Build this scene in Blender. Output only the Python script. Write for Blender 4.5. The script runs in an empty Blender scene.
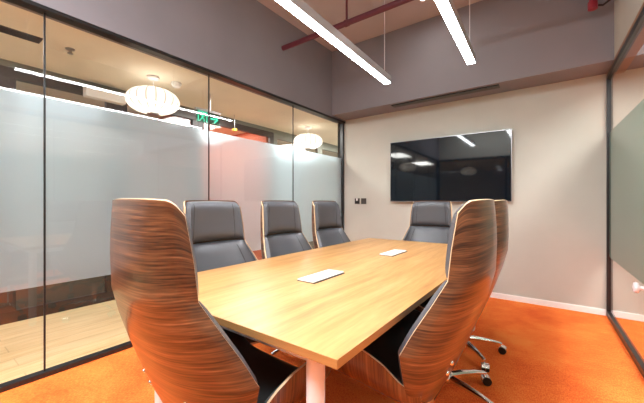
import bpy, bmesh, math, random
from mathutils import Vector, Matrix
random.seed(4)
R = math.radians
COL = bpy.context.scene.collection
SC = bpy.context.scene

# ------------------------------------------------------------------ materials
def mat(name):
    m = bpy.data.materials.new(name); m.use_nodes = True
    nt = m.node_tree; nt.nodes.clear()
    out = nt.nodes.new('ShaderNodeOutputMaterial')
    return m, nt, out

def N(nt, kind, **kw):
    n = nt.nodes.new(kind)
    for k, v in kw.items():
        if k in n.inputs: n.inputs[k].default_value = v
        else: setattr(n, k, v)
    return n

def L(nt, a, b): nt.links.new(a, b)

def principled(name, color, rough=0.5, metal=0.0, spec=0.5, coat=0.0, bump=None, **kw):
    m, nt, out = mat(name)
    p = N(nt, 'ShaderNodeBsdfPrincipled')
    p.inputs['Base Color'].default_value = (*color, 1)
    p.inputs['Roughness'].default_value = rough
    p.inputs['Metallic'].default_value = metal
    p.inputs['Specular IOR Level'].default_value = spec
    p.inputs['Coat Weight'].default_value = coat
    L(nt, p.outputs[0], out.inputs[0])
    if bump:
        scale, strength, dist = bump
        tc = N(nt, 'ShaderNodeTexCoord')
        no = N(nt, 'ShaderNodeTexNoise', Scale=scale, Detail=3.0)
        L(nt, tc.outputs['Object'], no.inputs['Vector'])
        b = N(nt, 'ShaderNodeBump', Strength=strength, Distance=dist)
        L(nt, no.outputs['Fac'], b.inputs['Height']); L(nt, b.outputs[0], p.inputs['Normal'])
    return m

def ramp(nt, stops):
    r = N(nt, 'ShaderNodeValToRGB')
    e = r.color_ramp.elements
    while len(e) > 1: e.remove(e[-1])
    e[0].position = stops[0][0]; e[0].color = (*stops[0][1], 1)
    for p, c in stops[1:]:
        x = e.new(p); x.color = (*c, 1)
    return r

def emission(name, color, strength):
    m, nt, out = mat(name)
    e = N(nt, 'ShaderNodeEmission'); e.inputs[0].default_value = (*color, 1); e.inputs[1].default_value = strength
    L(nt, e.outputs[0], out.inputs[0])
    return m

def wall_paint(name, color, var=0.05):
    m, nt, out = mat(name)
    p = N(nt, 'ShaderNodeBsdfPrincipled', Roughness=0.62)
    p.inputs['Specular IOR Level'].default_value = 0.3
    tc = N(nt, 'ShaderNodeTexCoord')
    no = N(nt, 'ShaderNodeTexNoise', Scale=1.7, Detail=4.0)
    L(nt, tc.outputs['Object'], no.inputs['Vector'])
    c0 = tuple(c * (1 - var) for c in color); c1 = tuple(min(1, c * (1 + var)) for c in color)
    r = ramp(nt, [(0.3, c0), (0.7, c1)])
    L(nt, no.outputs['Fac'], r.inputs[0]); L(nt, r.outputs[0], p.inputs['Base Color'])
    n2 = N(nt, 'ShaderNodeTexNoise', Scale=90.0, Detail=2.0)
    L(nt, tc.outputs['Object'], n2.inputs['Vector'])
    b = N(nt, 'ShaderNodeBump', Strength=0.08, Distance=0.002)
    L(nt, n2.outputs['Fac'], b.inputs['Height']); L(nt, b.outputs[0], p.inputs['Normal'])
    L(nt, p.outputs[0], out.inputs[0])
    return m

def carpet_mat():
    m, nt, out = mat('orange_carpet')
    p = N(nt, 'ShaderNodeBsdfPrincipled', Roughness=0.95)
    p.inputs['Specular IOR Level'].default_value = 0.1
    p.inputs['Sheen Weight'].default_value = 0.0
    tc = N(nt, 'ShaderNodeTexCoord')
    big = N(nt, 'ShaderNodeTexNoise', Scale=2.2, Detail=5.0, Roughness=0.65)
    fine = N(nt, 'ShaderNodeTexNoise', Scale=150.0, Detail=3.0, Roughness=0.8)
    mp = N(nt, 'ShaderNodeMapping'); mp.inputs['Scale'].default_value = (1.0, 0.35, 1.0)
    L(nt, tc.outputs['Object'], big.inputs['Vector'])
    L(nt, tc.outputs['Object'], mp.inputs['Vector']); L(nt, mp.outputs[0], fine.inputs['Vector'])
    mx = N(nt, 'ShaderNodeMath', operation='MULTIPLY_ADD'); mx.inputs[1].default_value = 0.58
    L(nt, fine.outputs['Fac'], mx.inputs[0])
    m2 = N(nt, 'ShaderNodeMath', operation='MULTIPLY'); m2.inputs[1].default_value = 0.42
    L(nt, big.outputs['Fac'], m2.inputs[0]); L(nt, m2.outputs[0], mx.inputs[2])
    r = ramp(nt, [(0.34, CARPET[0]), (0.5, CARPET[1]), (0.66, CARPET[2])])
    L(nt, mx.outputs[0], r.inputs[0]); L(nt, r.outputs[0], p.inputs['Base Color'])
    b = N(nt, 'ShaderNodeBump', Strength=0.5, Distance=0.006)
    L(nt, fine.outputs['Fac'], b.inputs['Height']); L(nt, b.outputs[0], p.inputs['Normal'])
    L(nt, p.outputs[0], out.inputs[0])
    return m

def wood_mat(name, stops, scale, rough, coord='Object', spec=0.5, coat=0.0, dist=1.2, rnd=False, planks=None, mixw=0.28, warp_amt=0.16, wdet=2.0):
    """streaky grain: noise stretched along one axis, warped by a slower noise"""
    m, nt, out = mat(name)
    p = N(nt, 'ShaderNodeBsdfPrincipled', Roughness=rough)
    p.inputs['Specular IOR Level'].default_value = spec
    p.inputs['Coat Weight'].default_value = coat; p.inputs['Coat Roughness'].default_value = 0.12
    tc = N(nt, 'ShaderNodeTexCoord')
    src = tc.outputs[coord]
    if rnd:
        oi = N(nt, 'ShaderNodeObjectInfo')
        mu = N(nt, 'ShaderNodeMath', operation='MULTIPLY'); mu.inputs[1].default_value = 37.0
        L(nt, oi.outputs['Random'], mu.inputs[0])
        ad = N(nt, 'ShaderNodeVectorMath', operation='ADD')
        L(nt, src, ad.inputs[0]); L(nt, mu.outputs[0], ad.inputs[1]); src = ad.outputs[0]
    warp = N(nt, 'ShaderNodeTexNoise', Scale=dist, Detail=wdet)
    L(nt, src, warp.inputs['Vector'])
    wv = N(nt, 'ShaderNodeVectorMath', operation='SCALE'); wv.inputs['Scale'].default_value = warp_amt
    L(nt, warp.outputs['Color'], wv.inputs[0])
    ad2 = N(nt, 'ShaderNodeVectorMath', operation='ADD')
    L(nt, src, ad2.inputs[0]); L(nt, wv.outputs[0], ad2.inputs[1])
    mp = N(nt, 'ShaderNodeMapping'); mp.inputs['Scale'].default_value = scale
    L(nt, ad2.outputs[0], mp.inputs['Vector'])
    n1 = N(nt, 'ShaderNodeTexNoise', Scale=1.0, Detail=6.0, Roughness=0.62)
    L(nt, mp.outputs[0], n1.inputs['Vector'])
    mp2 = N(nt, 'ShaderNodeMapping'); mp2.inputs['Scale'].default_value = tuple(s * 5 for s in scale)
    L(nt, ad2.outputs[0], mp2.inputs['Vector'])
    n2 = N(nt, 'ShaderNodeTexNoise', Scale=1.0, Detail=3.0)
    L(nt, mp2.outputs[0], n2.inputs['Vector'])
    a = N(nt, 'ShaderNodeMath', operation='MULTIPLY'); a.inputs[1].default_value = 1 - mixw
    L(nt, n1.outputs['Fac'], a.inputs[0])
    c = N(nt, 'ShaderNodeMath', operation='MULTIPLY_ADD'); c.inputs[1].default_value = mixw
    L(nt, n2.outputs['Fac'], c.inputs[0]); L(nt, a.outputs[0], c.inputs[2])
    r = ramp(nt, stops); L(nt, c.outputs[0], r.inputs[0])
    colout = r.outputs[0]
    if planks:
        br = N(nt, 'ShaderNodeTexBrick'); br.offset = 0.37
        br.inputs['Scale'].default_value = 1.0
        br.inputs['Brick Width'].default_value = planks[0]; br.inputs['Row Height'].default_value = planks[1]
        br.inputs['Mortar Size'].default_value = planks[2]
        br.inputs['Color1'].default_value = (1, 1, 1, 1); br.inputs['Color2'].default_value = (0.8, 0.8, 0.8, 1)
        br.inputs['Mortar'].default_value = (0.45, 0.4, 0.35, 1)
        mr = N(nt, 'ShaderNodeMapping'); mr.inputs['Rotation'].default_value = (0, 0, R(90))
        L(nt, tc.outputs['Object'], mr.inputs['Vector']); L(nt, mr.outputs[0], br.inputs['Vector'])
        mm = N(nt, 'ShaderNodeMix', data_type='RGBA', blend_type='MULTIPLY'); mm.inputs[0].default_value = planks[3]
        L(nt, colout, mm.inputs[6]); L(nt, br.outputs['Color'], mm.inputs[7]); colout = mm.outputs[2]
    L(nt, colout, p.inputs['Base Color'])
    L(nt, p.outputs[0], out.inputs[0])
    return m

def thin_glass(name, tint, refl=1.0, rough=0.0):
    """window pane: lets light straight through, mirrors by Fresnel"""
    m, nt, out = mat(name)
    t = N(nt, 'ShaderNodeBsdfTransparent'); t.inputs[0].default_value = (*tint, 1)
    g = N(nt, 'ShaderNodeBsdfGlossy', Roughness=rough)
    lw = N(nt, 'ShaderNodeLayerWeight', Blend=0.5)      # facing = 1 - |cos|, the same from both sides
    pw = N(nt, 'ShaderNodeMath', operation='POWER'); pw.inputs[1].default_value = 5.0
    L(nt, lw.outputs['Facing'], pw.inputs[0])
    mu = N(nt, 'ShaderNodeMath', operation='MULTIPLY_ADD', use_clamp=True); mu.inputs[1].default_value = 0.9; mu.inputs[2].default_value = 0.045 * refl
    L(nt, pw.outputs[0], mu.inputs[0])
    mx = N(nt, 'ShaderNodeMixShader')
    L(nt, mu.outputs[0], mx.inputs[0]); L(nt, t.outputs[0], mx.inputs[1]); L(nt, g.outputs[0], mx.inputs[2])
    L(nt, mx.outputs[0], out.inputs[0])
    return m

def frosted(name, tint, body=0.4, rough=0.42):
    """etched film: blurs what is behind, scatters light, faint sheen"""
    m, nt, out = mat(name)
    rf = N(nt, 'ShaderNodeBsdfRefraction', Roughness=rough, IOR=1.3); rf.inputs[0].default_value = (*tint, 1)
    tr = N(nt, 'ShaderNodeBsdfTranslucent'); tr.inputs[0].default_value = (*tint, 1)
    df = N(nt, 'ShaderNodeBsdfDiffuse'); df.inputs[0].default_value = (*tint, 1)
    m1 = N(nt, 'ShaderNodeMixShader'); m1.inputs[0].default_value = 0.5
    L(nt, tr.outputs[0], m1.inputs[1]); L(nt, df.outputs[0], m1.inputs[2])
    m2 = N(nt, 'ShaderNodeMixShader'); m2.inputs[0].default_value = body
    L(nt, rf.outputs[0], m2.inputs[1]); L(nt, m1.outputs[0], m2.inputs[2])
    L(nt, m2.outputs[0], out.inputs[0])
    return m

CARPET = ((0.72, 0.07, 0.016), (0.98, 0.20, 0.04), (1.0, 0.36, 0.08))
M = {}
M['carpet'] = carpet_mat()
M['wall'] = wall_paint('warm_beige_paint', (0.50, 0.50, 0.445))
M['wall_up'] = wall_paint('grey_mauve_wall', (0.225, 0.22, 0.245))  # darker, cooler tone for the left header and the bulkhead
M['ceil'] = wall_paint('pink_beige_ceiling_paint', (0.46, 0.45, 0.47))
M['hall_ceil'] = wall_paint('cream_ceiling_paint', (0.82, 0.76, 0.64))
M['white_paint'] = principled('white_gloss_paint', (0.88, 0.87, 0.86), 0.35)
M['reveal'] = principled('warm_lit_reveal', (0.32, 0.16, 0.075), 0.4)  # painted reveal; the warm light on it is put into the colour
M['black'] = principled('black_powder_coat', (0.012, 0.013, 0.015), 0.35)
M['dark_frame'] = principled('dark_brown_frame', (0.03, 0.018, 0.016), 0.4)
M['grey_frame'] = principled('grey_green_frame', (0.16, 0.17, 0.14), 0.45)
M['white_metal'] = principled('white_powder_coat', (0.82, 0.80, 0.82), 0.3)
M['chrome'] = principled('polished_aluminium', (0.78, 0.76, 0.74), 0.14, metal=1.0)
M['steel'] = principled('brushed_steel', (0.5, 0.49, 0.48), 0.3, metal=1.0)
M['alu'] = principled('satin_aluminium', (0.55, 0.54, 0.55), 0.4, metal=0.6)
M['black_plastic'] = principled('black_plastic', (0.012, 0.012, 0.012), 0.4)
M['leather'] = principled('charcoal_leather', (0.080, 0.081, 0.092), 0.40, spec=0.55, bump=(160.0, 0.25, 0.0015))
M['leather_dark'] = principled('shaded_leather', (0.012, 0.016, 0.016), 0.45, bump=(160.0, 0.25, 0.0015))  # seat leather, with the shade it sits in put into its colour
M['piping'] = principled('dark_piping', (0.02, 0.02, 0.022), 0.45)
M['ply'] = principled('pale_ply_edge', (0.58, 0.41, 0.25), 0.5)
M['walnut'] = wood_mat('walnut_veneer', [(0.32, (0.016, 0.007, 0.004)), (0.42, (0.060, 0.022, 0.010)), (0.50, (0.115, 0.044, 0.018)),
                        (0.58, (0.175, 0.072, 0.030)), (0.68, (0.32, 0.155, 0.075))], (1.0, 40.0, 1.0), 0.28, coord='UV', coat=0.35, dist=2.0, rnd=True, mixw=0.45, warp_amt=0.055, wdet=0.5)
M['oak'] = wood_mat('honey_oak_laminate', [(0.30, (0.35, 0.150, 0.045)), (0.45, (0.49, 0.245, 0.082)), (0.55, (0.56, 0.30, 0.110)), (0.7, (0.64, 0.38, 0.165))],
                    (15.0, 1.1, 8.0), 0.32, dist=0.9, spec=0.4, planks=(1.6, 0.15, 0.0, 0.35))
M['edge_band'] = wood_mat('oak_edge_band', [(0.3, (0.30, 0.14, 0.045)), (0.6, (0.40, 0.20, 0.065))], (3.0, 3.0, 60.0), 0.4)  # edge band; weaker light and orange carpet bounce put into its colour
M['hall_floor'] = wood_mat('pale_oak_floor', [(0.30, (0.50, 0.33, 0.15)), (0.5, (0.68, 0.50, 0.27)), (0.7, (0.80, 0.63, 0.38))],
                    (14.0, 1.2, 6.0), 0.28, dist=1.1, planks=(1.4, 0.16, 0.004, 0.5))
M['glass'] = thin_glass('clear_glass', (0.95, 0.975, 0.965), 2.0)
M['glass_far'] = thin_glass('clear_glass_far', (0.92, 0.94, 0.93), 1.2)
M['film'] = frosted('frosted_film', (0.84, 0.93, 0.98), 0.30, 0.30)
M['film_r'] = frosted('frosted_film_right', (0.42, 0.53, 0.47), 0.6, 0.38)
M['screen'] = principled('tv_screen_glass', (0.003, 0.006, 0.011), 0.045, spec=0.5)
M['bezel'] = principled('tv_bezel', (0.02, 0.02, 0.022), 0.25)
M['bezel_edge'] = principled('tv_silver_edge', (0.35, 0.34, 0.35), 0.3, metal=0.8)
M['plate'] = principled('bronze_grey_plate', (0.075, 0.068, 0.058), 0.45)
M['white_plastic'] = principled('white_plastic', (0.85, 0.85, 0.86), 0.35)
M['pipe'] = principled('maroon_pipe_paint', (0.11, 0.022, 0.038), 0.4)
M['red_pipe'] = principled('red_pipe_paint', (0.28, 0.02, 0.04), 0.35)
M['led'] = emission('led_diffuser', (0.93, 0.975, 1.0), 13.5)
M['down'] = emission('downlight_disc', (1.0, 0.93, 0.86), 26.0)
M['orange_wall'] = wall_paint('orange_red_wall', (0.55, 0.15, 0.08))
M['grey_wall'] = wall_paint('pale_grey_wall', (0.55, 0.55, 0.53))
M['green'] = emission('green_exit_graphic', (0.08, 0.85, 0.5), 0.5)
M['acrylic'] = thin_glass('green_tinted_acrylic', (0.50, 0.80, 0.66), 2.5)
M['yellow'] = principled('amber_plastic', (0.85, 0.5, 0.05), 0.4)

def lamp_mat():
    m, nt, out = mat('white_ribbed_lamp_skin')
    tr = N(nt, 'ShaderNodeBsdfTranslucent'); df = N(nt, 'ShaderNodeBsdfDiffuse'); mx = N(nt, 'ShaderNodeMixShader'); mx.inputs[0].default_value = 0.25
    tc = N(nt, 'ShaderNodeTexCoord')
    sp = N(nt, 'ShaderNodeSeparateXYZ'); L(nt, tc.outputs['Object'], sp.inputs[0])
    at = N(nt, 'ShaderNodeMath', operation='ARCTAN2'); L(nt, sp.outputs[1], at.inputs[0]); L(nt, sp.outputs[0], at.inputs[1])
    mu = N(nt, 'ShaderNodeMath', operation='MULTIPLY'); mu.inputs[1].default_value = 18.0; L(nt, at.outputs[0], mu.inputs[0])
    co = N(nt, 'ShaderNodeMath', operation='COSINE'); L(nt, mu.outputs[0], co.inputs[0])
    r = ramp(nt, [(0.0, (0.96, 0.92, 0.86)), (0.80, (0.96, 0.92, 0.86)), (0.96, (0.42, 0.39, 0.35))])
    L(nt, co.outputs[0], r.inputs[0]); L(nt, r.outputs[0], tr.inputs[0]); L(nt, r.outputs[0], df.inputs[0])
    L(nt, tr.outputs[0], mx.inputs[1]); L(nt, df.outputs[0], mx.inputs[2]); L(nt, mx.outputs[0], out.inputs[0])
    return m
LAMP = 1.1
M['lamp'] = lamp_mat()

# ------------------------------------------------------------------ mesh helpers
def link(name, bm, mats, parent=None, smooth=None, bevel=None, loc=None):
    me = bpy.data.meshes.new(name)
    bmesh.ops.recalc_face_normals(bm, faces=bm.faces)
    bm.to_mesh(me); bm.free()
    if not isinstance(mats, (list, tuple)): mats = [mats]
    for m in mats: me.materials.append(m)
    if smooth is not None:
        me.shade_smooth() if hasattr(me, 'shade_smooth') else None
        me.set_sharp_from_angle(angle=R(smooth))
    o = bpy.data.objects.new(name, me); COL.objects.link(o)
    if parent: o.parent = parent
    if loc: o.location = loc
    if bevel:
        b = o.modifiers.new('bevel', 'BEVEL'); b.width = bevel; b.segments = 2; b.limit_method = 'ANGLE'; b.angle_limit = R(40)
    return o

def box(bm, x0, x1, y0, y1, z0, z1, mi=0):
    vs = [bm.verts.new((x, y, z)) for z in (z0, z1) for y in (y0, y1) for x in (x0, x1)]
    for f in ((0, 1, 3, 2), (4, 6, 7, 5), (0, 4, 5, 1), (2, 3, 7, 6), (0, 2, 6, 4), (1, 5, 7, 3)):
        bm.faces.new([vs[i] for i in f]).material_index = mi
    return vs

def obox(x0, x1, y0, y1, z0, z1):
    bm = bmesh.new(); box(bm, x0, x1, y0, y1, z0, z1); return bm

def tube(bm, pts, r, seg=14, mi=0, caps=True):
    pts = [Vector(p) for p in pts]
    rs = r if isinstance(r, (list, tuple)) else [r] * len(pts)
    rings = []
    ref = None
    for i, p in enumerate(pts):
        if i == 0: d = pts[1] - pts[0]
        elif i == len(pts) - 1: d = pts[-1] - pts[-2]
        else: d = (pts[i + 1] - p).normalized() + (p - pts[i - 1]).normalized()
        d.normalize()
        if ref is None: ref = Vector((0, 0, 1)) if abs(d.z) < 0.9 else Vector((1, 0, 0))
        a = d.cross(ref).normalized(); b = a.cross(d).normalized(); ref = b
        rings.append([bm.verts.new(p + (a * math.cos(t) + b * math.sin(t)) * rs[i]) for t in [2 * math.pi * k / seg for k in range(seg)]])
    for i in range(len(rings) - 1):
        for k in range(seg):
            bm.faces.new((rings[i][k], rings[i][(k + 1) % seg], rings[i + 1][(k + 1) % seg], rings[i + 1][k])).material_index = mi
    if caps:
        bm.faces.new(rings[0]).material_index = mi; bm.faces.new(rings[-1]).material_index = mi

def lathe(bm, prof, seg=32, c=(0, 0, 0), mi=0, axis='Z'):
    rings = []
    for r, z in prof:
        ring = []
        for k in range(seg):
            t = 2 * math.pi * k / seg
            if axis == 'Z': v = (c[0] + r * math.cos(t), c[1] + r * math.sin(t), c[2] + z)
            elif axis == 'X': v = (c[0] + z, c[1] + r * math.cos(t), c[2] + r * math.sin(t))
            else: v = (c[0] + r * math.cos(t), c[1] + z, c[2] + r * math.sin(t))
            ring.append(bm.verts.new(v))
        rings.append(ring)
    for i in range(len(rings) - 1):
        for k in range(seg):
            bm.faces.new((rings[i][k], rings[i][(k + 1) % seg], rings[i + 1][(k + 1) % seg], rings[i + 1][k])).material_index = mi
    bm.faces.new(rings[0]).material_index = mi; bm.faces.new(rings[-1]).material_index = mi

def empty(name, loc=(0, 0, 0), rz=0.0):
    o = bpy.data.objects.new(name, None); COL.objects.link(o)
    o.empty_display_size = 0.1
    o.location = loc; o.rotation_euler = (0, 0, rz); return o

def tag(o, label=None, cat=None, group=None, kind=None):
    if label: o['label'] = label
    if cat: o['category'] = cat
    if group: o['group'] = group
    if kind: o['kind'] = kind
    return o

def struct(name, bm, m, **kw):
    return tag(link(name, bm, m, **kw), kind='structure')

def copy_tree(o, parent=None):
    c = o.copy(); COL.objects.link(c)
    if parent: c.parent = parent
    for ch in list(o.children): copy_tree(ch, c)
    return c

# ------------------------------------------------------------------ room numbers
XL, YB = -2.72, 4.28            # glass partition on the left, back wall
ZG, ZS, ZC = 2.44, 2.46, 3.42   # glass head, bulkhead soffit, ceiling
YF = 3.90                       # bulkhead face
YN = -1.6                       # wall behind the camera
F0, F1 = 0.60, 1.855            # frosted film band
XH = -4.19                      # far side of the corridor
ZH = 2.50                       # corridor ceiling
def xr(y): return 0.466 + 0.0262 * (YB - y)   # right partition, very slightly splayed

# ------------------------------------------------------------------ setting: meeting room
struct('floor', obox(XL - 0.02, 3.4, YN - 0.1, YB + 0.1, -0.1, 0.0), M['carpet'])
struct('wall_back', obox(XL - 0.1, 3.4, YB, YB + 0.15, 0.0, ZC), M['wall'])
struct('trim_1', obox(XL + 0.05, 3.4, YF, YB, ZS, ZC), M['wall_up'])
struct('wall_left', obox(XL - 0.12, XL + 0.05, YN, YB, ZG, ZC), M['wall_up'])
struct('wall_front', obox(XL - 0.1, 3.4, YN - 0.12, YN, ZG, ZC), M['wall'])
struct('ceiling', obox(XL - 0.1, 3.4, YN - 0.1, YB + 0.1, ZC, ZC + 0.1), M['ceil'])
bm = bmesh.new()
def rbox(bm, y0, y1, dx0, dx1, z0, z1, mi=0):
    """box that follows the right partition line"""
    vs = []
    for z in (z0, z1):
        for y in (y0, y1):
            for d in (dx0, dx1): vs.append(bm.verts.new((xr(y) + d, y, z)))
    for f in ((0, 1, 3, 2), (4, 6, 7, 5), (0, 4, 5, 1), (2, 3, 7, 6), (0, 2, 6, 4), (1, 5, 7, 3)):
        bm.faces.new([vs[i] for i in f]).material_index = mi
rbox(bm, YN, YB, -0.012, 0.12, ZG + 0.035, ZC)
struct('wall_right', bm, M['wall'])
bm = bmesh.new(); rbox(bm, YN, YB, -0.012, 0.12, ZG, ZG + 0.035)
struct('trim_2', bm, M['reveal'])
bm = bmesh.new()
box(bm, XL + 0.03, 0.448, YB - 0.014, YB, 0.0, 0.055); box(bm, XL + 0.03, 0.448, YB - 0.009, YB, 0.055, 0.062)
struct('baseboard_back', bm, M['white_paint'])
bm = bmesh.new()
box(bm, 0.50, 3.3, YB - 0.014, YB, 0.0, 0.062)
struct('baseboard_right', bm, M['white_paint'])
# adjoining room on the right (seen through the clear bands)
struct('wall_far_right', obox(3.3, 3.4, YN, YB, 0.0, ZC), M['wall'])

# left glazed partition
w1 = empty('window_1', (XL, 1.8, 0)); tag(w1, kind='structure')
seams = [-0.65, 0.588, 1.825, 3.07]
bm = bmesh.new()
def wbox(bm, x0, x1, y0, y1, z0, z1): box(bm, x0 - XL, x1 - XL, y0 - 1.8, y1 - 1.8, z0, z1)
wbox(bm, XL - 0.03, XL + 0.03, YN, YB, 0.0, 0.034)
wbox(bm, XL - 0.03, XL + 0.052, YN, YB, ZG - 0.028, ZG)
wbox(bm, XL - 0.03, XL + 0.03, YB - 0.045, YB, 0.034, ZG - 0.028)
wbox(bm, XL - 0.03, XL + 0.03, YN, YN + 0.04, 0.034, ZG - 0.028)
link('window_frame', bm, M['black'], w1, bevel=0.004)
edges = [YN + 0.04] + seams + [YB - 0.045]
for i in range(len(edges) - 1):
    a, b = edges[i] + 0.004, edges[i + 1] - 0.004
    bm = bmesh.new(); wbox(bm, XL - 0.0005, XL + 0.0005, a, b, 0.034, ZG - 0.028)
    # one face only: a pane is a single thin sheet
    bmesh.ops.delete(bm, geom=[f for f in bm.faces if f.calc_area() < 0.2 or f.calc_center_median().x < 0], context='FACES')
    link('glass_pane', bm, M['glass'], w1)
for i in range(len(edges) - 1):
    a, b = edges[i] + 0.004, edges[i + 1] - 0.004
    bm = bmesh.new()
    box(bm, -0.006, -0.003, a - 1.8, b - 1.8, F0, F1)
    link('frosted_film', bm, M['film'], w1)
for s in seams:
    bm = bmesh.new(); wbox(bm, XL - 0.005, XL + 0.005, s - 0.005, s + 0.005, 0.034, ZG - 0.028)
    link('glass_joint', bm, M['black'], w1)

# glazed partition behind the camera
w9 = empty('window_9', (0, YN - 0.06, 0)); tag(w9, kind='structure')
bm = bmesh.new()
box(bm, XL, 3.3, -0.03, 0.03, 0, 0.05); box(bm, XL, 3.3, -0.03, 0.03, ZG - 0.05, ZG)
for x in (XL, -0.9, 0.62, 3.25): box(bm, x, x + 0.05, -0.03, 0.03, 0.05, ZG - 0.05)
link('window_frame', bm, M['black'], w9)
bm = bmesh.new(); bm.faces.new([bm.verts.new(v) for v in ((XL, 0, 0.05), (3.3, 0, 0.05), (3.3, 0, ZG - 0.05), (XL, 0, ZG - 0.05))])
link('glass_pane', bm, M['glass'], w9)

# right glazed partition
w2 = empty('window_2', (0, 0, 0)); tag(w2, kind='structure')
bm = bmesh.new()
rbox(bm, YN, YB, -0.016, 0.03, 0.0, 0.05)
rbox(bm, YN, YB, -0.016, 0.03, ZG - 0.045, ZG)
rbox(bm, YB - 0.03, YB, -0.016, 0.03, 0.05, ZG - 0.045)
link('window_frame', bm, M['black'], w2, bevel=0.004)
js = [YN, -0.2, 1.40, 2.92, YB - 0.03]
for i in range(len(js) - 1):
    a, b = js[i] + 0.004, js[i + 1] - 0.004
    bm = bmesh.new()
    bm.faces.new([bm.verts.new(v) for v in ((xr(a), a, 0.055), (xr(b), b, 0.055), (xr(b), b, ZG - 0.05), (xr(a), a, ZG - 0.05))])
    link('glass_pane', bm, M['glass'], w2)
    bm = bmesh.new()
    rbox(bm, a, b, 0.003, 0.006, F0, F1)
    link('frosted_film', bm, M['film_r'], w2)
for s in js[1:-1]:
    bm = bmesh.new(); rbox(bm, s - 0.005, s + 0.005, -0.005, 0.005, 0.055, ZG - 0.05)
    link('glass_joint', bm, M['black'], w2)
bm = bmesh.new()
y = 2.98; lathe(bm, [(0.014, 0.0), (0.014, -0.02), (0.032, -0.024), (0.038, -0.036), (0.032, -0.048), (0.012, -0.053)], 20, (xr(y), y, 0.575), axis='X')
link('door_knob', bm, M['white_metal'], w2, smooth=40)

# ------------------------------------------------------------------ setting: corridor and the offices across it
struct('floor_corridor', obox(-6.6, XL - 0.02, YN - 0.1, 9.0, -0.1, 0.0), M['hall_floor'])
struct('floor_office', obox(-6.5, XH - 0.04, YN - 0.1, 9.0, 0.0, 0.006), principled('dark_office_carpet', (0.05, 0.042, 0.03), 0.7, bump=(30.0, 0.4, 0.01)))
struct('ceiling_corridor', obox(-6.6, XL - 0.12, YN - 0.1, 9.0, ZH, ZH + 0.1), M['hall_ceil'])
struct('wall_lobby_front', obox(-6.6, 3.4, -6.2, -6.1, 0, ZH), M['grey_wall'])
struct('floor_lobby', obox(-6.6, 3.4, -6.2, YN - 0.1, -0.1, 0.0), M['hall_floor'])
struct('ceiling_lobby', obox(-6.6, 3.4, -6.2, YN - 0.1, ZH, ZH + 0.1), M['hall_ceil'])
struct('wall_lobby_left', obox(-6.6, -6.5, -6.2, YN, 0, ZH), M['grey_wall'])
struct('wall_lobby_right', obox(3.3, 3.4, -6.2, YN, 0, ZH), M['grey_wall'])
struct('wall_corridor_far', obox(-6.6, XL - 0.1, 9.0, 9.1, 0, ZH), M['grey_wall'])
struct('wall_corridor_right', obox(XL - 0.1, XL, YB, 9.0, 0, ZC), M['grey_wall'])
struct('wall_office_left', obox(-6.6, -6.5, YN, 2.55, 0, ZH), M['grey_wall'])
struct('wall_office_orange', obox(-6.6, -6.5, 2.55, 4.1, 0, ZH), M['orange_wall'])
struct('wall_office_partition', obox(-6.5, XH - 0.06, 2.5, 2.6, 0, ZH), M['orange_wall'])
struct('wall_office_divider', obox(-6.5, XH - 0.06, 4.05, 4.15, 0, ZH), M['orange_wall'])
struct('wall_office_far', obox(-6.6, -6.5, 4.1, 9.0, 0, ZH), M['grey_wall'])
struct('trim_3', obox(XH - 0.05, XH + 0.03, YN, 9.0, 2.44, ZH), M['grey_frame'])

def cunit(name, y0, y1, m, z1=2.44, fr=0.09, base=0.11, mid=None):
    root = empty(name, (XH, (y0 + y1) / 2, 0)); tag(root, kind='structure')
    h = (y1 - y0) / 2
    bm = bmesh.new()
    box(bm, -0.03, 0.03, -h, h, 0, base); box(bm, -0.03, 0.03, -h, h, z1 - 0.1, z1)
    box(bm, -0.03, 0.03, -h, -h + fr, base, z1 - 0.1); box(bm, -0.03, 0.03, h - fr, h, base, z1 - 0.1)
    if mid: box(bm, -0.025, 0.025, -h + fr, h - fr, mid - 0.03, mid + 0.03)
    link('window_frame' if name.startswith('window') else 'door_frame', bm, m, root, bevel=0.003)
    bm = bmesh.new(); bm.faces.new([bm.verts.new(v) for v in ((0, -h + fr, base), (0, h - fr, base), (0, h - fr, z1 - 0.1), (0, -h + fr, z1 - 0.1))])
    link('glass_pane', bm, M['glass_far'], root)
    return root
d1 = cunit('door_1', 0.56, 1.58, M['dark_frame'], fr=0.13, mid=None)
bm = bmesh.new()
pts = [(0.0, 0, 0.92)] + [(0.0 + 0.07 * math.sin(t), 0, 1.0 - 0.08 * math.cos(t)) for t in (0.5, 1.0, 1.57)] + [(0.07 * math.sin(t), 0, 1.38 - 0.08 * math.cos(t)) for t in (1.57, 2.1, 2.6)] + [(0.0, 0, 1.46)]
tube(bm, [(p[0], 0.25, p[2]) for p in pts], 0.013, 10)
link('pull_handle', bm, M['steel'], d1, smooth=50)
cunit('window_3', -1.6, 0.12, M['dark_frame'])
struct('trim_4', obox(XH - 0.03, XH + 0.02, 0.12, 0.56, 0, 2.44), M['dark_frame'])
cunit('window_4', 1.58, 2.62, M['dark_frame'])
cunit('window_5', 2.62, 4.16, M['dark_frame'])
cunit('window_6', 4.16, 5.6, M['grey_frame'])
cunit('window_7', 5.6, 7.2, M['grey_frame'])
cunit('window_8', 7.2, 9.0, M['grey_frame'])

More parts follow.
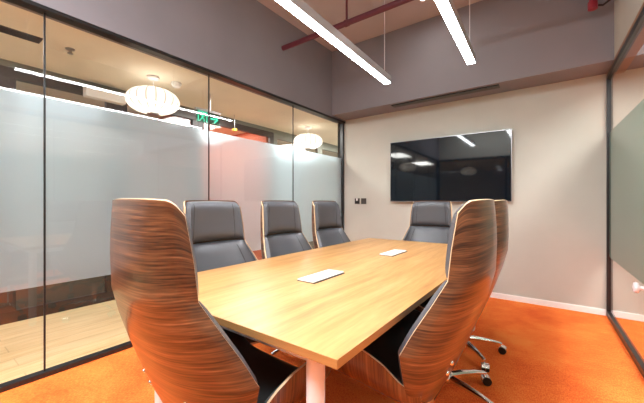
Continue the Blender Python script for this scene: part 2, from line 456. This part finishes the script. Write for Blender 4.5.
# ------------------------------------------------------------------ generic surface -> solid
def grid_solid(bm, P0, P1, nt_, nh, uvs=None, rim=1):
    """closed solid between two parametric sheets P0(t,h), P1(t,h); t,h in 0..1"""
    uvl = bm.loops.layers.uv.verify()
    def mk(P): return [[bm.verts.new(P(i / nt_, j / nh)) for j in range(nh + 1)] for i in range(nt_ + 1)]
    A, B = mk(P0), mk(P1)
    def face(vs, ij, mi):
        try: f = bm.faces.new(vs)
        except ValueError: return
        f.material_index = mi
        for l, (i, j) in zip(f.loops, ij):
            p = uvs(i / nt_, j / nh) if uvs else (i / nt_, j / nh)
            l[uvl].uv = p
    for i in range(nt_):
        for j in range(nh):
            ij = [(i, j), (i + 1, j), (i + 1, j + 1), (i, j + 1)]
            face([A[a][b] for a, b in ij], ij, 0); face([B[a][b] for a, b in reversed(ij)], list(reversed(ij)), 0)
    for i in range(nt_):
        for j in (0, nh):
            ij = [(i, j), (i + 1, j), (i + 1, j), (i, j)]
            face([A[i][j], A[i + 1][j], B[i + 1][j], B[i][j]], ij, rim)
    for j in range(nh):
        for i in (0, nt_):
            ij = [(i, j), (i, j + 1), (i, j + 1), (i, j)]
            face([A[i][j], A[i][j + 1], B[i][j + 1], B[i][j]], ij, rim)

def lerp_keys(keys, z):
    """keys sorted by first column descending or ascending; linear"""
    ks = sorted(keys)
    if z <= ks[0][0]: return ks[0][1:]
    for a, b in zip(ks, ks[1:]):
        if z <= b[0]:
            f = (z - a[0]) / (b[0] - a[0])
            return tuple(x + (y - x) * f for x, y in zip(a[1:], b[1:]))
    return ks[-1][1:]

NORM_E = 1e-3
def offset(P, d):
    def Q(t, h):
        e = NORM_E
        t0, t1 = max(0, t - e), min(1, t + e); h0, h1 = max(0, h - e), min(1, h + e)
        a = Vector(P(t1, h)) - Vector(P(t0, h)); b = Vector(P(t, h1)) - Vector(P(t, h0))
        n = a.cross(b).normalized()
        return Vector(P(t, h)) + n * (d(t, h) if callable(d) else d)
    return Q

# ------------------------------------------------------------------ chair
Y0 = -0.33   # chair-local y of the outermost point of the back
#        z     half-width  back-offset  wing depth
BACK = [(1.167, 0.204, 0.012, 0.060), (1.15, 0.209, 0.010, 0.072), (1.12, 0.214, 0.006, 0.086), (1.06, 0.221, 0.002, 0.100), (1.00, 0.226, 0.0, 0.112), (0.89, 0.231, 0.004, 0.120),
        (0.80, 0.264, 0.028, 0.146), (0.71, 0.291, 0.058, 0.170), (0.63, 0.315, 0.088, 0.180), (0.57, 0.304, 0.112, 0.150),
        (0.50, 0.284, 0.142, 0.112), (0.43, 0.240, 0.176, 0.075), (0.36, 0.190, 0.214, 0.040)]
NS = 2.35
TH = R(86)
def sec(t):
    """superellipse half-U: returns (x in -1..1, depth 0..1)"""
    s = (t * 2 - 1); th = abs(s) * TH
    x = math.sin(th) ** (2 / NS); y = 1 - math.cos(th) ** (2 / NS)
    return math.copysign(x, s) if s else 0.0, y
def hz(h, z0, z1): return z0 + (z1 - z0) * h
def back_pt(z, t, dw=0.0, df=0.0, dg=0.0, drop=True):
    if drop and z > 0.95: z = 0.95 + (z - 0.95) * (1 - top_drop(t) / (1.167 - 0.95))
    w, f, g = lerp_keys(BACK, z)
    x, y = sec(t)
    return Vector(((w + dw) * x, Y0 + f + df + max(0.01, (g + dg)) * y, z))
ZT, ZB = 1.16, 0.36
def top_drop(t):
    a = abs(t * 2 - 1); return 0.010 * a * a + 0.036 * max(0.0, (a - 0.70) / 0.30) ** 2.8
NH_BACK = 44
BZ = sorted({k[0] for k in BACK})
ZROWS = []
for a_, b_, n_ in ((0.36, 0.43, 5), (0.43, 0.57, 9), (0.57, 0.63, 4), (0.63, 0.89, 12), (0.89, 1.10, 10), (1.10, 1.167, 8)):
    ZROWS += [a_ + (b_ - a_) * k / n_ for k in range(n_)]
ZROWS.append(1.167)
def Pback(t, h):
    q = min(h * (len(ZROWS) - 1), len(ZROWS) - 1.0001); k = int(q); z = ZROWS[k] + (ZROWS[k + 1] - ZROWS[k]) * (q - k)
    return back_pt(z, t)
def uv_back(t, h): return ((t - 0.5) * 0.85, Pback(0.5, h).z)

SEAT = [  # f     zb     half-w  top z
    (0.20, 0.398, 0.24, 0.470), (0.26, 0.392, 0.29, 0.520), (0.32, 0.392, 0.306, 0.575),
    (0.39, 0.398, 0.312, 0.606), (0.46, 0.406, 0.312, 0.616), (0.53, 0.416, 0.311, 0.612), (0.59, 0.424, 0.304, 0.597), (0.625, 0.428, 0.292, 0.575)]
def sec_seat(t):
    s = (t * 2 - 1); th = abs(s) * TH
    x = math.sin(th) ** (2 / 3.6); y = 1 - max(0.0, math.cos(th)) ** (2 / 3.6)
    return math.copysign(x, s) if s else 0.0, y / (1 - math.cos(TH) ** (2 / 3.6))
def seat_pt(f, t, dw=0.0, dz=0.0, dtop=0.0):
    zb, w, zt = lerp_keys(SEAT, f)
    x, y = sec_seat(t)
    nose = 0.035 * (1 - abs(x) ** 2) * max(0, (f - 0.49) / 0.16) ** 2
    return Vector(((w + dw) * x, Y0 + f + nose, zb + dz - nose * 0.4 + (zt + dtop - zb - dz) * y))
def Pseat(t, h): return seat_pt(0.20 + 0.425 * h, t)
def uv_seat(t, h): return (h * 0.55 * 0.2 + 3, (t - 0.5) * 0.0 + h * 0.55)

def pillow(h, p=7): return max(0.0, 1 - abs(2 * h - 1) ** p)

def cushion(name, z0, z1, thick, parent, seam=None, nh=16, mt='leather'):
    def A(t, h):
        return back_pt(hz(h, z0, z1), 0.012 + 0.976 * t, dw=-0.012, df=0.012, dg=0.001)
    def B(t, h):
        k = pillow(h)
        kt = 1 - abs(2 * t - 1) ** 6
        th = thick * (0.35 + 0.65 * k)
        p = back_pt(hz(h, z0 + (1 - k) * 0.0, z1), 0.012 + 0.976 * t, dw=-0.013 - 0.020 * (0.4 + 0.6 * k), df=0.013 + th, dg=-(0.002 + th * 0.75))
        p.y += 0.008 * kt * k
        return p
    bm = bmesh.new()
    grid_solid(bm, A, B, 36, nh, rim=0)
    return link(name, bm, M[mt], parent, smooth=55)

def seam_line(name, pts, r, parent):
    bm = bmesh.new(); tube(bm, pts, r, 6)
    return link(name, bm, M['piping'], parent, smooth=60)

def make_chair():
    root = empty('executive_chair')
    # back shell
    bm = bmesh.new()
    Pi = offset(Pback, -0.009)
    def P1(t, h):      # the inner ply runs a little past the outer one: a bevelled pale edge
        p = Pi(t, h); a = abs(t * 2 - 1)
        p.y += 0.0045 * max(0, (a - 0.9) / 0.1); p.z += 0.003 * max(0, (h - 0.95) / 0.05)
        return p
    grid_solid(bm, Pback, P1, 64, len(ZROWS) - 1, uv_back, rim=1)
    # align a ring of verts with the two creases happens through fine sampling
    link('back_shell', bm, [M['walnut'], M['ply']], root, smooth=13)
    bm = bmesh.new()
    grid_solid(bm, Pseat, offset(Pseat, 0.010), 56, 26, uv_seat, rim=1)
    link('seat_shell', bm, [M['walnut'], M['ply']], root, smooth=35)
    # upholstery
    hd = cushion('headrest', 0.898, 1.162, 0.050, root)
    bk = cushion('backrest_cushion', 0.46, 0.888, 0.050, root, nh=26)
    def cut(z0, z1, t, th=0.050, n=14):
        out = []
        for i in range(n + 1):
            h = 0.06 + 0.88 * i / n
            k = pillow(h); kt = 1 - abs(2 * t - 1) ** 6
            q = th * (0.35 + 0.65 * k)
            p = back_pt(hz(h, z0, z1), 0.012 + 0.976 * t, dw=-0.013 - 0.020 * (0.4 + 0.6 * k), df=0.013 + q, dg=-(0.002 + q * 0.75))
            p.y += 0.008 * kt * k
            out.append(p)
        return out
    for t in (0.20, 0.80):
        seam_line('seam', cut(0.898, 1.162, t), 0.0022, hd)
        seam_line('seam', cut(0.46, 0.888, t, n=26), 0.0022, bk)
    def SA(t, h): return seat_pt(0.215 + 0.405 * h, 0.012 + 0.976 * t, dw=-0.014, dz=0.014, dtop=-0.008)
    def SB(t, h):
        k = pillow(h, 8)
        th = 0.055 * (0.25 + 0.75 * k)
        return seat_pt(0.215 + 0.405 * h, 0.012 + 0.976 * t, dw=-0.014 - 0.016 * (0.3 + 0.7 * k), dz=0.014 + th, dtop=-0.010)
    bm = bmesh.new(); grid_solid(bm, SA, SB, 36, 20, rim=0)
    link('seat_cushion', bm, M['leather_dark'], root, smooth=55)
    # fixing bolts low on the back
    for (t, z) in ((0.36, 0.575), (0.64, 0.575), (0.36, 0.53), (0.64, 0.53)):
        p = back_pt(z, t)
        bm = bmesh.new(); lathe(bm, [(0.009, 0.004), (0.009, -0.002), (0.006, -0.006), (0.003, -0.007)], 12, (p.x, p.y, p.z), axis='Y')
        link('bolt', bm, M['chrome'], root, smooth=40)
    # mechanism, column, base
    bm = bmesh.new()
    box(bm, -0.085, 0.085, -0.12, 0.11, 0.352, 0.392); box(bm, -0.05, 0.05, -0.085, 0.06, 0.315, 0.352)
    mech = link('tilt_mechanism', bm, M['black_plastic'], root, bevel=0.008)
    bm = bmesh.new()
    tube(bm, [(0.08, 0.03, 0.365), (0.17, 0.035, 0.362), (0.20, 0.04, 0.352)], 0.006, 8)
    tube(bm, [(0.20, 0.04, 0.352), (0.215, 0.045, 0.345), (0.255, 0.055, 0.33)], [0.008, 0.014, 0.011], 10)
    link('lever', bm, M['black_plastic'], mech, smooth=50)
    bm = bmesh.new()
    for sg in (-1, 1):
        link('mounting_bracket', obox(sg * 0.115 - 0.025, sg * 0.115 + 0.025, -0.13, 0.13, 0.372, 0.405), M['steel'], root, bevel=0.004)
    bm = bmesh.new()
    lathe(bm, [(0.026, 0.10), (0.026, 0.22), (0.015, 0.222), (0.015, 0.33)], 20)
    link('gas_column', bm, M['chrome'], root, smooth=40)
    bm = bmesh.new()
    lathe(bm, [(0.030, 0.075), (0.046, 0.08), (0.050, 0.10), (0.042, 0.125), (0.030, 0.13)], 24)
    link('base_hub', bm, M['chrome'], root, smooth=50)
    for k in range(5):
        a = R(90 + 72 * k + 17)
        d = Vector((math.cos(a), math.sin(a), 0)); s = Vector((-d.y, d.x, 0))
        bm = bmesh.new(); rings = []
        for (r, z, w, hh) in ((0.035, 0.105, 0.022, 0.016), (0.12, 0.103, 0.020, 0.014), (0.22, 0.092, 0.016, 0.011), (0.285, 0.080, 0.013, 0.009), (0.305, 0.074, 0.012, 0.008)):
            c = d * r + Vector((0, 0, z))
            rings.append([bm.verts.new(c + s * (w * x) + Vector((0, 0, hh * y))) for x, y in ((-1, -0.8), (1, -0.8), (1, 0.3), (0.6, 1), (-0.6, 1), (-1, 0.3))])
        for i in range(len(rings) - 1):
            for q in range(6): bm.faces.new((rings[i][q], rings[i][(q + 1) % 6], rings[i + 1][(q + 1) % 6], rings[i + 1][q]))
        bm.faces.new(rings[0]); bm.faces.new(rings[-1])
        leg = link('base_leg', bm, M['chrome'], root, bevel=0.002)
        # caster
        c = d * 0.298
        bm = bmesh.new()
        lathe(bm, [(0.006, 0.045), (0.006, 0.076)], 10, (c.x, c.y, 0), mi=1)
        o = c + d * 0.012
        ax = (s * math.cos(0.5) + d * math.sin(0.5)).normalized(); fw = Vector((-ax.y, ax.x, 0))
        for sg in (-1, 1):
            cc = o + ax * (0.013 * sg) + Vector((0, 0, 0.027))
            rr = []
            for (off, rad) in ((-0.010, 0.020), (-0.009, 0.0268), (0.009, 0.0268), (0.010, 0.020)):
                rr.append([bm.verts.new(cc + ax * off + (fw * math.cos(q) + Vector((0, 0, 1)) * math.sin(q)) * rad) for q in [2 * math.pi * i / 18 for i in range(18)]])
            for i in range(3):
                for q in range(18): bm.faces.new((rr[i][q], rr[i][(q + 1) % 18], rr[i + 1][(q + 1) % 18], rr[i + 1][q])).material_index = 0
            bm.faces.new(rr[0]).material_index = 0; bm.faces.new(rr[-1]).material_index = 0
        # hood
        hh = []
        for off in (-0.0235, 0.0235):
            hh.append([bm.verts.new(o + ax * off + (fw * math.cos(q) + Vector((0, 0, 1)) * math.sin(q)) * 0.030 + Vector((0, 0, 0.027))) for q in [R(15 + 150 * i / 10) for i in range(11)]])
        for i in range(10): bm.faces.new((hh[0][i], hh[0][i + 1], hh[1][i + 1], hh[1][i])).material_index = 1
        link('caster', bm, [M['black_plastic'], M['chrome']], leg, smooth=40)
    return root

chair = make_chair()
CH = [  # x, y, rotz(deg), label
    (-0.98, 0.71, -3, 'high-back walnut-shell chair at the near end of the table, seen from behind'),
    (-0.50, 1.335, 90, 'high-back walnut-shell chair nearest the camera on the right side of the table'),
    (-0.52, 1.97, 90, 'walnut-shell chair in the middle of the right side, mostly hidden behind the nearest one'),
    (-0.58, 2.605, 90, 'farthest walnut-shell chair on the right side, only a sliver of its back showing'),
    (-1.545, 1.245, -90, 'charcoal leather chair on the left side of the table, nearest the camera'),
    (-1.54, 1.875, -90, 'charcoal leather chair in the middle of the left side of the table'),
    (-1.53, 2.505, -90, 'charcoal leather chair on the left side, farthest, beside the glass corner'),
    (-1.05, 3.175, 180, 'charcoal leather chair at the far end of the table below the television'),
]
TURN = [0, 0, 0, -27, 10, 25, -20, 5]   # the star base swivels under the seat
for i, (x, y, rz, lb) in enumerate(CH):
    o = chair if i == 0 else copy_tree(chair)
    o.location = (x, y, 0); o.rotation_euler = (0, 0, R(rz))
    for ch in o.children:
        if ch.name.startswith('base_leg'): ch.rotation_euler = (0, 0, R(TURN[i]))
    tag(o, lb, 'chair', 'executive chairs around the table')

# ------------------------------------------------------------------ table
TX0, TX1, TY0, TY1, TZ = -1.655, -0.447, 0.676, 3.16, 0.75
tb = empty('conference_table', ((TX0 + TX1) / 2, (TY0 + TY1) / 2, 0))
tag(tb, 'long rectangular honey-oak conference table on white legs', 'table')
cx, cy = tb.location.x, tb.location.y
bm = bmesh.new(); box(bm, TX0 - cx, TX1 - cx, TY0 - cy, TY1 - cy, TZ - 0.026, TZ)
for f in bm.faces:
    if abs(f.calc_center_median().z - (TZ - 0.013)) < 0.002: f.material_index = 1
link('tabletop', bm, [M['oak'], M['edge_band']], tb, bevel=0.0012)
bm = bmesh.new()
hx, hy = (TX1 - TX0) / 2 - 0.135, (TY1 - TY0) / 2 - 0.085
for sx in (-1, 1): box(bm, sx * hx - 0.02, sx * hx + 0.02, -hy, hy, TZ - 0.076, TZ - 0.026)
for sy in (-1, 0, 1): box(bm, -hx, hx, sy * hy - 0.02, sy * hy + 0.02, TZ - 0.076, TZ - 0.026)
link('under_frame', bm, M['white_metal'], tb, bevel=0.002)
for sx in (-1, 1):
    for sy in (-1, 1):
        bm = bmesh.new(); lathe(bm, [(0.024, 0.0), (0.024, 0.012), (0.029, 0.014), (0.029, TZ - 0.028)], 28, (sx * hx, sy * hy, 0))
        link('leg', bm, M['white_metal'], tb, smooth=40)
for (y0, y1) in ((1.232, 1.516), (2.19, 2.475)):
    bm = bmesh.new(); box(bm, -1.062 - cx, -0.95 - cx, y0 - cy, y1 - cy, TZ, TZ + 0.004)
    pb = link('cable_box', bm, M['black_plastic'], tb)
    pb['label'] = 'white flap-top cable outlet with dark slot set in the tabletop'
    bm = bmesh.new(); box(bm, -1.062 - cx, -0.957 - cx, y0 - cy, y1 - cy, TZ + 0.004, TZ + 0.0095)
    link('lid', bm, M['white_plastic'], pb, bevel=0.001)

# ------------------------------------------------------------------ television
tv = empty('television', (-1.12, YB - 0.004, 1.58)); tv.rotation_euler = (0, 0, R(0.7)); tag(tv, 'large black wall-mounted flat television on the beige back wall', 'television')
bm = bmesh.new(); box(bm, -0.743, 0.745, -0.066, -0.03, -0.42, 0.42)
box(bm, -0.45, 0.45, -0.03, -0.015, -0.25, 0.25)
link('housing', bm, [M['bezel']], tv, bevel=0.003)
bm = bmesh.new()
for a in ((-0.745, 0.747, 0.417, 0.422), (-0.745, 0.747, -0.422, -0.417)): box(bm, a[0], a[1], -0.068, -0.05, a[2], a[3])
for a in ((-0.747, -0.742), (0.744, 0.749)): box(bm, a[0], a[1], -0.068, -0.05, -0.422, 0.422)
link('bezel', bm, M['bezel_edge'], tv)
bm = bmesh.new(); box(bm, -0.735, 0.737, -0.0675, -0.066, -0.408, 0.412)
link('screen', bm, M['screen'], tv)
bm = bmesh.new(); box(bm, -0.25, 0.25, -0.015, 0.0, -0.18, 0.18)
link('wall_bracket', bm, M['black_plastic'], tv)

# wall plates
def plate(x, label, toggles):
    r = empty('switch_plate', (x, YB, 1.165)); tag(r, label, 'switch', None)
    bm = bmesh.new(); box(bm, -0.044, 0.044, -0.009, 0, -0.044, 0.044); link('cover', bm, M['plate'], r, bevel=0.003)
    if toggles:
        bm = bmesh.new(); box(bm, -0.014, 0.010, -0.013, -0.009, 0.006, 0.042); link('rocker', bm, M['white_plastic'], r, bevel=0.001)
        bm = bmesh.new(); box(bm, -0.036, 0.036, -0.012, -0.009, -0.034, 0.0); link('socket_face', bm, M['black_plastic'], r, bevel=0.001)
    else:
        bm = bmesh.new(); box(bm, -0.034, 0.034, -0.012, -0.009, -0.034, 0.034); link('rocker', bm, M['plate'], r, bevel=0.001)
plate(-2.452, 'square dark wall plate with a small white tab, left of the pair beside the television', True)
plate(-2.338, 'plain square dark wall switch, right of the pair beside the television', False)

# ------------------------------------------------------------------ ceiling fittings
tag(link('air_slot', obox(-1.74, -0.47, 3.955, 4.055, ZS - 0.012, ZS), M['black']), 'long dark slot air diffuser in the bulkhead soffit above the television', 'vent')
def pendant(xe, label):
    """linear pendant: ends at y=3.115, follows the slight splay of the right partition"""
    ln = 2.45; s = 0.0295
    r = empty('linear_pendant', (xe, 3.115, 2.42), 0.0); r.rotation_euler = (0, 0, math.atan(s))
    tag(r, label, 'light', 'linear pendant lights')
    bm = bmesh.new()
    box(bm, -0.036, 0.036, -ln, 0, 0.002, 0.075)
    link('housing', bm, M['alu'], r, bevel=0.003)
    link('diffuser', obox(-0.032, 0.032, -ln + 0.006, -0.006, -0.004, 0.002), M['led'], r)
    for y in (-0.09, -ln + 0.09):
        bm = bmesh.new(); tube(bm, [(0, y, 0.075), (0, y, ZC - 2.42)], 0.0022, 6); lathe(bm, [(0.02, ZC - 2.42 - 0.015), (0.02, ZC - 2.42)], 14, (0, y, 0)); lathe(bm, [(0.008, 0.075), (0.008, 0.095)], 10, (0, y, 0))
        link('suspension_wire', bm, M['white_metal'], r)
pendant(-1.41, 'lit linear pendant on the left, the longer one in view')
pendant(-0.59, 'lit linear pendant on the right, over the right edge of the table')

def downlight(x, y, z, label, r0=0.075, m='down'):
    r = empty('downlight', (x, y, z)); tag(r, label, 'light')
    bm = bmesh.new(); lathe(bm, [(r0 + 0.012, 0.0), (r0 + 0.012, -0.045), (r0, -0.05), (r0, -0.04), (r0 * 0.5, -0.038)], 28)
    link('ring', bm, M['white_metal'], r, smooth=40)
    bm = bmesh.new(); lathe(bm, [(r0, -0.042), (r0 * 0.9, -0.047), (0.01, -0.05)], 28)
    link('disc', bm, M[m], r, smooth=40)
downlight(-1.10, 3.36, ZC, 'small round lit ceiling downlight at the top edge between the two linear pendants')

# pipework
bm = bmesh.new()
tube(bm, [(XL + 0.05, 2.83, 3.05), (0.55, 2.83, 3.05)], 0.030, 16)
pp = link('sprinkler_pipe', bm, M['pipe'], smooth=50)
tag(pp, 'maroon pipe running across the room below the ceiling', 'pipe')
for x in (-1.75, -0.2):
    bm = bmesh.new(); tube(bm, [(x, 2.83, 3.08), (x, 2.83, ZC)], 0.012, 8); lathe(bm, [(0.036, -0.02), (0.036, 0.02)], 16, (x, 2.83, 3.05), axis='X')
    link('hanger', bm, M['pipe'], pp, smooth=40)
bm = bmesh.new()
tube(bm, [(0.30, 3.72, ZC), (0.30, 3.72, 2.93)], 0.028, 14); lathe(bm, [(0.036, 2.895), (0.036, 2.96)], 16, (0.30, 3.72, 0))
rp = link('sprinkler_drop', bm, M['red_pipe'], smooth=50)
tag(rp, 'red vertical pipe drop in the top right corner by the bulkhead', 'pipe')
bm = bmesh.new(); tube(bm, [(0.30, 3.72, 2.93), (0.37, 3.74, 2.915), (0.42, 3.75, 2.95), (0.45, 3.76, 3.02)], 0.010, 8)
link('branch', bm, M['dark_frame'], rp, smooth=50)

# ------------------------------------------------------------------ corridor fittings
def saucer(x, y, label):
    r = empty('saucer_lamp', (x, y, ZH)); tag(r, label, 'pendant lamp', 'saucer lamps in the corridor')
    bm = bmesh.new(); lathe(bm, [(0.062, 0.0), (0.062, -0.022), (0.05, -0.032), (0.012, -0.034)], 28); link('canopy', bm, M['white_metal'], r, smooth=40)
    bm = bmesh.new(); tube(bm, [(0, 0, -0.03), (0, 0, -0.14)], 0.005, 8); link('stem', bm, M['white_metal'], r)
    bm = bmesh.new()
    prof = []
    for i in range(25):
        a = -math.pi / 2 + math.pi * i / 24
        prof.append((0.055 + 0.205 * math.cos(a) ** 0.92 if abs(math.cos(a)) > 1e-6 else 0.055, 0.125 * math.sin(a)))
    lathe(bm, prof, 72)
    sh = link('lamp_shade', bm, M['lamp'], r, smooth=60); sh.location = (0, 0, -0.262)
    pl = bpy.data.lights.new('bulb', 'POINT'); pl.energy = LAMP; pl.color = (1, 0.94, 0.86); pl.shadow_soft_size = 0.07
    b = bpy.data.objects.new('bulb', pl); COL.objects.link(b); b.location = (x, y, ZH - 0.262)
    bm = bmesh.new(); lathe(bm, [(0.058, -0.125), (0.062, -0.128), (0.062, -0.142), (0.05, -0.143)], 28); o = link('bottom_ring', bm, M['steel'], r, smooth=40); o.location = (0, 0, -0.262)
saucer(-3.45, 1.64, 'white ribbed saucer lamp in the corridor, the larger nearer one')
saucer(-3.53, 4.39, 'white ribbed saucer lamp in the corridor, the smaller farther one')
saucer(-3.50, -1.11, 'white ribbed saucer lamp in the corridor, mirrored at the left of the television screen')
saucer(-2.2, -3.7, 'white ribbed saucer lamp in the lobby, mirrored at the right of the television screen')
def det(name, x, y, label, cat, prof, m):
    bm = bmesh.new(); lathe(bm, prof, 24); o = link(name, bm, m, smooth=40); o.location = (x, y, ZH); tag(o, label, cat)
det('smoke_detector', -3.42, 1.88, 'round white smoke detector on the corridor ceiling beside the nearer saucer lamp', 'smoke detector',
    [(0.055, 0.0), (0.055, -0.02), (0.045, -0.03), (0.042, -0.045), (0.03, -0.052), (0.005, -0.053)], M['white_plastic'])
det('fire_sprinkler', -3.41, 0.91, 'small sprinkler head on the corridor ceiling left of the saucer lamps', 'sprinkler',
    [(0.035, 0.0), (0.035, -0.006), (0.012, -0.01), (0.010, -0.035), (0.022, -0.038), (0.022, -0.041), (0.004, -0.042)], M['steel'])
tag(link('ceiling_slot', obox(-3.50, -3.37, -0.6, 0.72, ZH - 0.006, ZH), M['black']), 'black slot diffuser in the cream corridor ceiling at top left', 'vent')
bm = bmesh.new(); lathe(bm, [(0.04, 0), (0.04, -0.03), (0.01, -0.035)], 20); o = link('alarm_beacon', bm, M['yellow'], smooth=40); o.location = (-3.95, 3.1, 2.28); o.rotation_euler = (0, 0, 0)
tag(o, 'small amber alarm beacon above the corridor right of the exit sign', 'alarm')
bm = bmesh.new(); tube(bm, [(-3.95, 3.1, 2.28), (-3.95, 3.1, ZH)], 0.004, 6)
st = link('stem', bm, M['steel']); st.parent = o; st.matrix_parent_inverse = Matrix.Translation((3.95, -3.1, -2.28))

# exit sign (running man + arrow), parallel to the corridor
ex = empty('exit_sign', (-3.42, 2.285, 2.19)); tag(ex, 'hanging green and white emergency exit sign with running figure and arrow', 'sign')
link('panel', obox(-0.004, 0.004, -0.16, 0.16, -0.07, 0.07), M['acrylic'], ex)
link('mounting_bar', obox(-0.02, 0.02, -0.17, 0.17, 0.07, 0.095), M['alu'], ex)
bm = bmesh.new(); tube(bm, [(0, 0.03, 0.09), (0, 0.03, ZH - 2.19)], 0.005, 8); link('hanging_rod', bm, M['steel'], ex)
def poly(bm, pts, x=0.0046):
    a = [bm.verts.new((x, p[0], p[1])) for p in pts]; b = [bm.verts.new((x + 0.0012, p[0], p[1])) for p in pts]
    bm.faces.new(a); bm.faces.new(b)
    n = len(pts)
    for i in range(n): bm.faces.new((a[i], a[(i + 1) % n], b[(i + 1) % n], b[i]))
def bar(bm, p, q, w):
    d = Vector((q[0] - p[0], q[1] - p[1])).normalized(); s = Vector((-d.y, d.x)) * w
    poly(bm, [(p[0] + s.x, p[1] + s.y), (q[0] + s.x, q[1] + s.y), (q[0] - s.x, q[1] - s.y), (p[0] - s.x, p[1] - s.y)])
bm = bmesh.new()
c = (-0.075, 0.0)
bar(bm, (-0.135, -0.06), (-0.135, 0.06), 0.005); bar(bm, (-0.135, 0.06), (-0.02, 0.06), 0.005); bar(bm, (-0.02, 0.06), (-0.02, -0.06), 0.005)
poly(bm, [(c[0] + 0.012 + 0.011 * math.cos(t), 0.035 + 0.011 * math.sin(t)) for t in [2 * math.pi * k / 12 for k in range(12)]])
bar(bm, (-0.070, 0.022), (-0.083, -0.012), 0.009)
bar(bm, (-0.072, 0.018), (-0.046, 0.006), 0.004); bar(bm, (-0.074, 0.018), (-0.105, 0.010), 0.004)
bar(bm, (-0.083, -0.012), (-0.055, -0.028), 0.005); bar(bm, (-0.055, -0.028), (-0.058, -0.055), 0.005)
bar(bm, (-0.083, -0.012), (-0.112, -0.045), 0.005)
link('running_figure', bm, M['green'], ex)
bm = bmesh.new()
bar(bm, (0.03, 0.0), (0.10, 0.0), 0.009); bar(bm, (0.085, 0.042), (0.135, -0.004), 0.009); bar(bm, (0.085, -0.042), (0.135, 0.004), 0.009)
link('arrow', bm, M['green'], ex)

# white box fitting over the door across the corridor
bm = bmesh.new(); box(bm, -0.05, 0.05, -0.2, 0.2, -0.06, 0.06)
o = link('wall_unit', bm, M['white_plastic'], bevel=0.01); o.location = (XH + 0.08, 1.42, 2.37)
tag(o, 'white rectangular box fitting mounted high above the dark door across the corridor', 'wall fitting')

# ------------------------------------------------------------------ area lights without fittings: added fill, and light for the rooms beyond
def area(name, loc, sx, sy, energy, color):
    l = bpy.data.lights.new(name, 'AREA'); l.shape = 'RECTANGLE'; l.size = sx; l.size_y = sy; l.energy = energy; l.color = color
    o = bpy.data.objects.new(name, l); o.location = loc; COL.objects.link(o); return o
for yy, en in ((-2.5, 20), (-0.2, 12), (3.0, 13), (5.8, 18)): area('corridor_fill', (-3.45, yy, ZH - 0.02), 0.5, 0.9, en, (1, 0.97, 0.93))  # added fill between the saucer lamps, which alone leave the corridor dim
area('office_light', (-5.4, 0.2, ZH - 0.02), 2.0, 3.4, 5, (0.92, 0.96, 1.0))
area('orange_office_light', (-5.4, 3.3, ZH - 0.02), 1.8, 1.2, 18, (1, 0.92, 0.85))
area('far_office_light', (-5.4, 6.2, ZH - 0.02), 1.2, 2.5, 18, (1, 0.98, 0.92))
area('next_room_light', (2.0, 2.0, ZC - 0.05), 1.5, 2.5, 60, (1, 0.95, 0.9))
area('room_fill', (-1.0, -0.7, ZC - 0.03), 2.2, 0.9, 62, (0.96, 0.98, 1.0))  # added fill behind the camera, no fixture there

# ------------------------------------------------------------------ camera, view
w = bpy.data.worlds.new('world'); SC.world = w; w.use_nodes = True
w.node_tree.nodes['Background'].inputs[0].default_value = (0.6, 0.6, 0.62, 1); w.node_tree.nodes['Background'].inputs[1].default_value = 0.3
cam = bpy.data.cameras.new('camera'); cam.sensor_width = 36; cam.lens = 36 * 313 / 644; cam.clip_start = 0.02
co = bpy.data.objects.new('camera', cam); COL.objects.link(co)
co.location = (0, 0, 1.16); co.rotation_euler = (R(90), 0, math.atan(229.5 / 313))
SC.camera = co
SC.view_settings.view_transform = 'Standard'; SC.view_settings.look = 'None'; SC.view_settings.gamma = 1
SC.view_settings.exposure = 1.85
try: SC.view_settings.use_curve_mapping = False
except Exception: pass
SC.cycles.use_denoising = True
SC.cycles.max_bounces = 14; SC.cycles.diffuse_bounces = 5; SC.cycles.glossy_bounces = 6; SC.cycles.transmission_bounces = 8; SC.cycles.transparent_max_bounces = 16
SC.cycles.sample_clamp_indirect = 6.0
